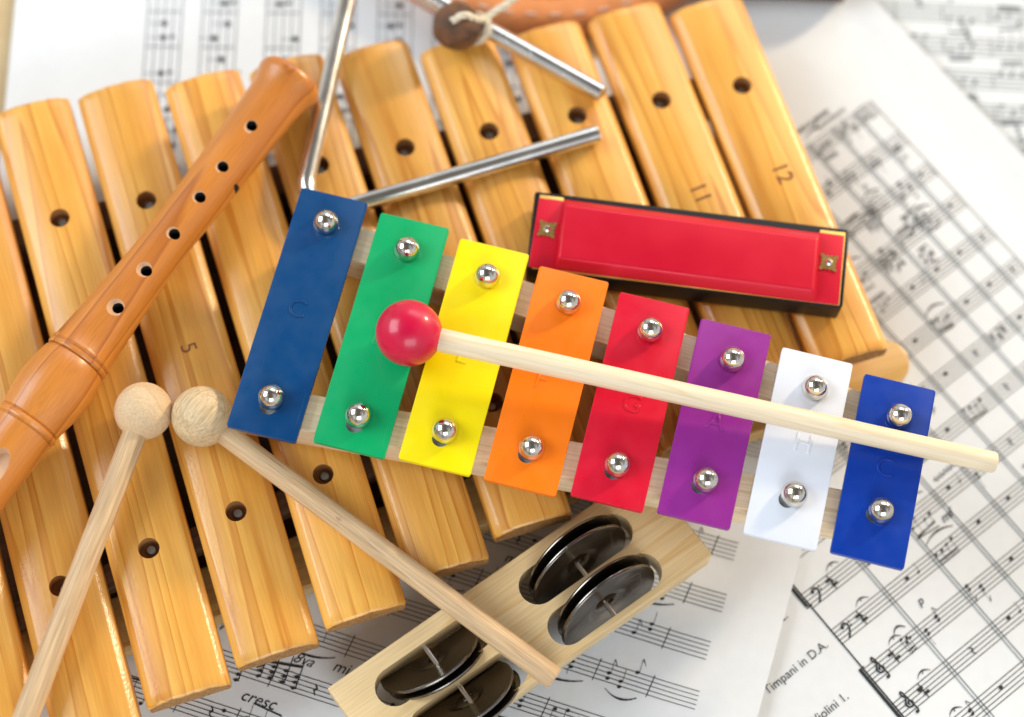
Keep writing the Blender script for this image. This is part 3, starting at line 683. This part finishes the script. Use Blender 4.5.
twist(bm, [W(470, 42, ZB+.0016), W(480, 41, ZB+.0018), W(488, 32, ZB+.0065), W(486, 18, ZB+.0085), W(478, 14, ZB+.0045)], .0011)
link('cord', bm_mesh(bm, 'cord', True, 60), M['cord'], cl)

# ---------------------------------------------------------------- harmonica
hc = at(690, 250, ZB); zh = ZB+.0125
har = thing('harmonica', 'red harmonica with black body and small brass rosettes, lying behind the coloured bars', 'harmonica', (hc.x, hc.y, ZB))
def hp(pts, z): return [(at(x, y, z).x-hc.x, at(x, y, z).y-hc.y) for x, y in pts]
def hpart(name, pts, z0, z1, mat, bv=.0005, top=None, parent=None, ztop=None):
    bm = bmesh.new(); prism(bm, hp(pts, z1 if top is None else z0), z0-ZB, z1-ZB, hp(top, z1) if top else None); bevel(bm, bv, 3)
    return link(name, bm_mesh(bm, name), mat, parent or har)
hpart('body', [(535, 190.5), (850, 229), (843, 307), (526, 269)], ZB+.0006, zh, M['black'], .0011)
z1 = zh+.0006
hpart('reed_plate', [(540, 194.5), (564, 197.5), (564, 206), (820, 240), (820, 229.5), (845.5, 232.5), (839.5, 305), (532, 268)], zh-.0002, z1, M['gold'], .0002)
z2 = z1+.0009
hpart('end_flange', [(539, 197.5), (564, 200.5), (555.5, 269.8), (528.5, 266.5)], z1+.0001, z2, M['hred'], .0003)
hpart('end_flange', [(818, 231.8), (844.5, 235.5), (838.7, 304.5), (813, 301.6)], z1+.0001, z2, M['hred'], .0003)
z3 = z2+.0042
hpart('cover_plate', [(563, 198.5), (820.5, 232.5), (816, 304), (554, 270.5)], z1+.0001, z3, M['hred'], .0009, top=[(565, 204.5), (818.5, 238), (813.5, 290), (558.5, 257)])
for x, y in ((547, 229.5), (828.5, 263)):
    p = at(x, y, z2); bm = bmesh.new(); n = 32; r = .0031
    pts = [(r*(1+.16*cos(8*2*pi*i/n))*cos(2*pi*i/n)*(1 if 1 else 0), r*(1+.16*cos(8*2*pi*i/n))*sin(2*pi*i/n)) for i in range(n)]
    k = .0030; pts = []
    for sx, sy in ((1, -1), (1, 1), (-1, 1), (-1, -1)):
        pts += [(sx*k*(1.0 if q != 1 else 1.05), sy*k*(1.0 if q != 1 else 1.05)) for q in (1,)]
    out = []
    for i in range(4):
        a_, b_ = Vector(pts[i]), Vector(pts[(i+1) % 4])
        for t in (0, .14, .24, .38, .5, .62, .76, .86):
            m_ = a_.lerp(b_, t); out.append(m_*{0: 1, .14: 1.0, .24: .78, .38: .95, .5: .72, .62: .95, .76: .78, .86: 1.0}[t])
    prism(bm, out, 0, .0004); ro = link('rosette', bm_mesh(bm, 'ros', False), M['brass'], har); ro.location = (p.x-hc.x, p.y-hc.y, z2-ZB+.0001); ro.rotation_euler = (0, 0, radians(-6))
    bm = bmesh.new(); lathe(bm, [(0, 0), (0, .0013), (.0004, .0013), (.0009, .0008), (.001, 0)], 20); s = link('screw', bm_mesh(bm, 's'), M['steel'], ro); s.location = (0, 0, .0004)

# ---------------------------------------------------------------- jingle stick
JA = radians(0)
c0 = at(519, 607, .024); q0, q1 = at(340, 678, .025), at(594, 504, .025); ja = atan2(q1.y-q0.y, q1.x-q0.x)
jg = thing('jingle_stick', 'pale wooden jingle stick with dark metal jingles in four slots, on the bottom sheet', 'jingle stick', (c0.x, c0.y, .001), ja)
jg.rotation_euler = (0, radians(-1.6), ja)
bpy.context.view_layer.update(); ij = jg.matrix_world.inverted()
JT, JB = .0240, .0115      # top and underside of the wooden body
def jl(px, py, zl=JT):
    # pixel to the local plane z = zl
    z = zl+.001
    for _ in range(4):
        p = ij @ at(px, py, z); z += (zl-p.z)
    return p.x, p.y

ytop = (jl(340, 678)[1]+jl(594, 504)[1])/2; ybot = (jl(706, 554)[1]+jl(600, 625.6)[1])/2-.0022
slots = [jl(*p) for p in ((576, 559), (605, 599), (434, 659), (469, 698))]
xl_, xr_ = jl(327, 688)[0], jl(716, 559)[0]
ymid = sum(s[1] for s in slots)/4; half = max(ytop-ymid, .0255)
yA = (slots[0][1]+slots[2][1])/2; yB = (slots[1][1]+slots[3][1])/2
print('JINGLE', ytop, ybot, slots, xl_, xr_, half)
bm = bmesh.new(); prism(bm, [(xl_+.001, ybot), (xr_-.0005, ybot), (xr_+.0002, ybot+.001), (xr_-.001, ytop), (xl_, ytop)], JB, JT); bevel(bm, .0012, 3)
body = link('body', bm_mesh(bm, 'jb'), [M['jing'], M['holewood']], jg)
bmc = bmesh.new()
for sx, sy in slots:
    h, r = .0165, .0068
    pts = [(sx+h+r*cos(t), sy+r*sin(t)) for t in [radians(-90+i*15) for i in range(13)]]+[(sx-h+r*cos(t), sy+r*sin(t)) for t in [radians(90+i*15) for i in range(13)]]
    prism(bmc, pts, JB-.01, JT+.01)
booltr(body, bmc, [M['jing']])
def disc_mesh():
    bm = bmesh.new(); r = .0203
    top = [(-0.0018, .0022), (-.0018, .0030), (-.0015, .0048), (-.0004, .0075), (.0, .009), (.0001, .0178), (.0006, .0192), (.0008, .0200), (.0004, r)]
    bot = [(z-.0006, rr) for z, rr in top][::-1]
    prof = top+[(.0001, r)]+bot[0:]; prof.append(prof[0]); lathe(bm, prof, 64); return bm_mesh(bm, 'disc', True, 50)
dm = disc_mesh(); dm.materials.append(M['gun'])
for k, (sx, sy) in enumerate(slots):
    up = k < 2; mid = (JT+JB)/2
    bm = bmesh.new(); tube(bm, [(0, -.0090, 0), (0, .0090, 0)], .00095, 10); p = link('pin', bm_mesh(bm, 'p'), M['steel'], jg); p.location = (sx+(.0003), sy, mid+.001)
    for j in (0, 1):
        e = radians(14+j*1.5) if up else radians(36-j*1.5)
        sgn = -1 if up else 1
        n = Vector((0.02, sgn*cos(e), sin(e)))
        o = bpy.data.objects.new('jingle', dm); sc.collection.objects.link(o); o.parent = jg
        off = (1.9 if j == 0 else -1.6)*.001
        o.rotation_euler = (n if j == 0 else -n).to_track_quat('Z', 'Y').to_euler()
        if not up: o.scale = (.94, .94, 1)
        o.location = Vector((sx+(.0006 if j else -.0004)+(.0008 if up else 0), sy+(0 if up else .0010), mid+(.0 if up else -.0022)))+n*off

# ---------------------------------------------------------------- things cut by the top edge of the frame
dc = at(545, -188, .02); dr = thing('leather_drum', 'round orange-brown leather drum with pale stitching, cut off by the top edge', 'drum', (dc.x, dc.y, .001))
rd = (at(557, 14, .012)-at(550, -188, .012)).length
bm = bmesh.new(); lathe(bm, [(0, 0), (0, rd-.001), (.002, rd), (.009, rd), (.0115, rd-.0008), (.0130, rd-.004), (.0134, rd-.008), (.0134, 0)], 96)
link('shell', bm_mesh(bm, 'shell', True, 50), M['leather'], dr)
bm = bmesh.new()
for i in range(60):
    a0 = 2*pi*i/60; pts = [((rd-.0045)*cos(a0+s), (rd-.0045)*sin(a0+s), .0131) for s in (0, .015, .03, .045)]; tube(bm, pts, .0006, 6)
for i in range(3): pass
link('stitching', bm_mesh(bm, 'st'), M['stitch'], dr)
bm = bmesh.new(); lathe(bm, [(.0137, rd*.0), (.0137, rd-.012), (.0143, rd-.0125), (.0143, rd-.014), (.014, 0)], 96); link('drum_skin', bm_mesh(bm, 'sk'), M['leather'], dr)
p, q = at(730, -28, .010), at(846, -22, .010); d = (q-p).normalized()
bm = bmesh.new(); lathe(bm, [(-.012, 0), (-.012, .009), (-.010, .010)]+[((q-p).length-.001, .010), ((q-p).length, .0085), ((q-p).length, 0)], 32)
o = link('claves_stick', bm_mesh(bm, 'cs'), M['darkwood']); aim(o, p, d); tag(o, 'dark brown round wooden stick peeking in at the top edge above the score', 'wooden stick')
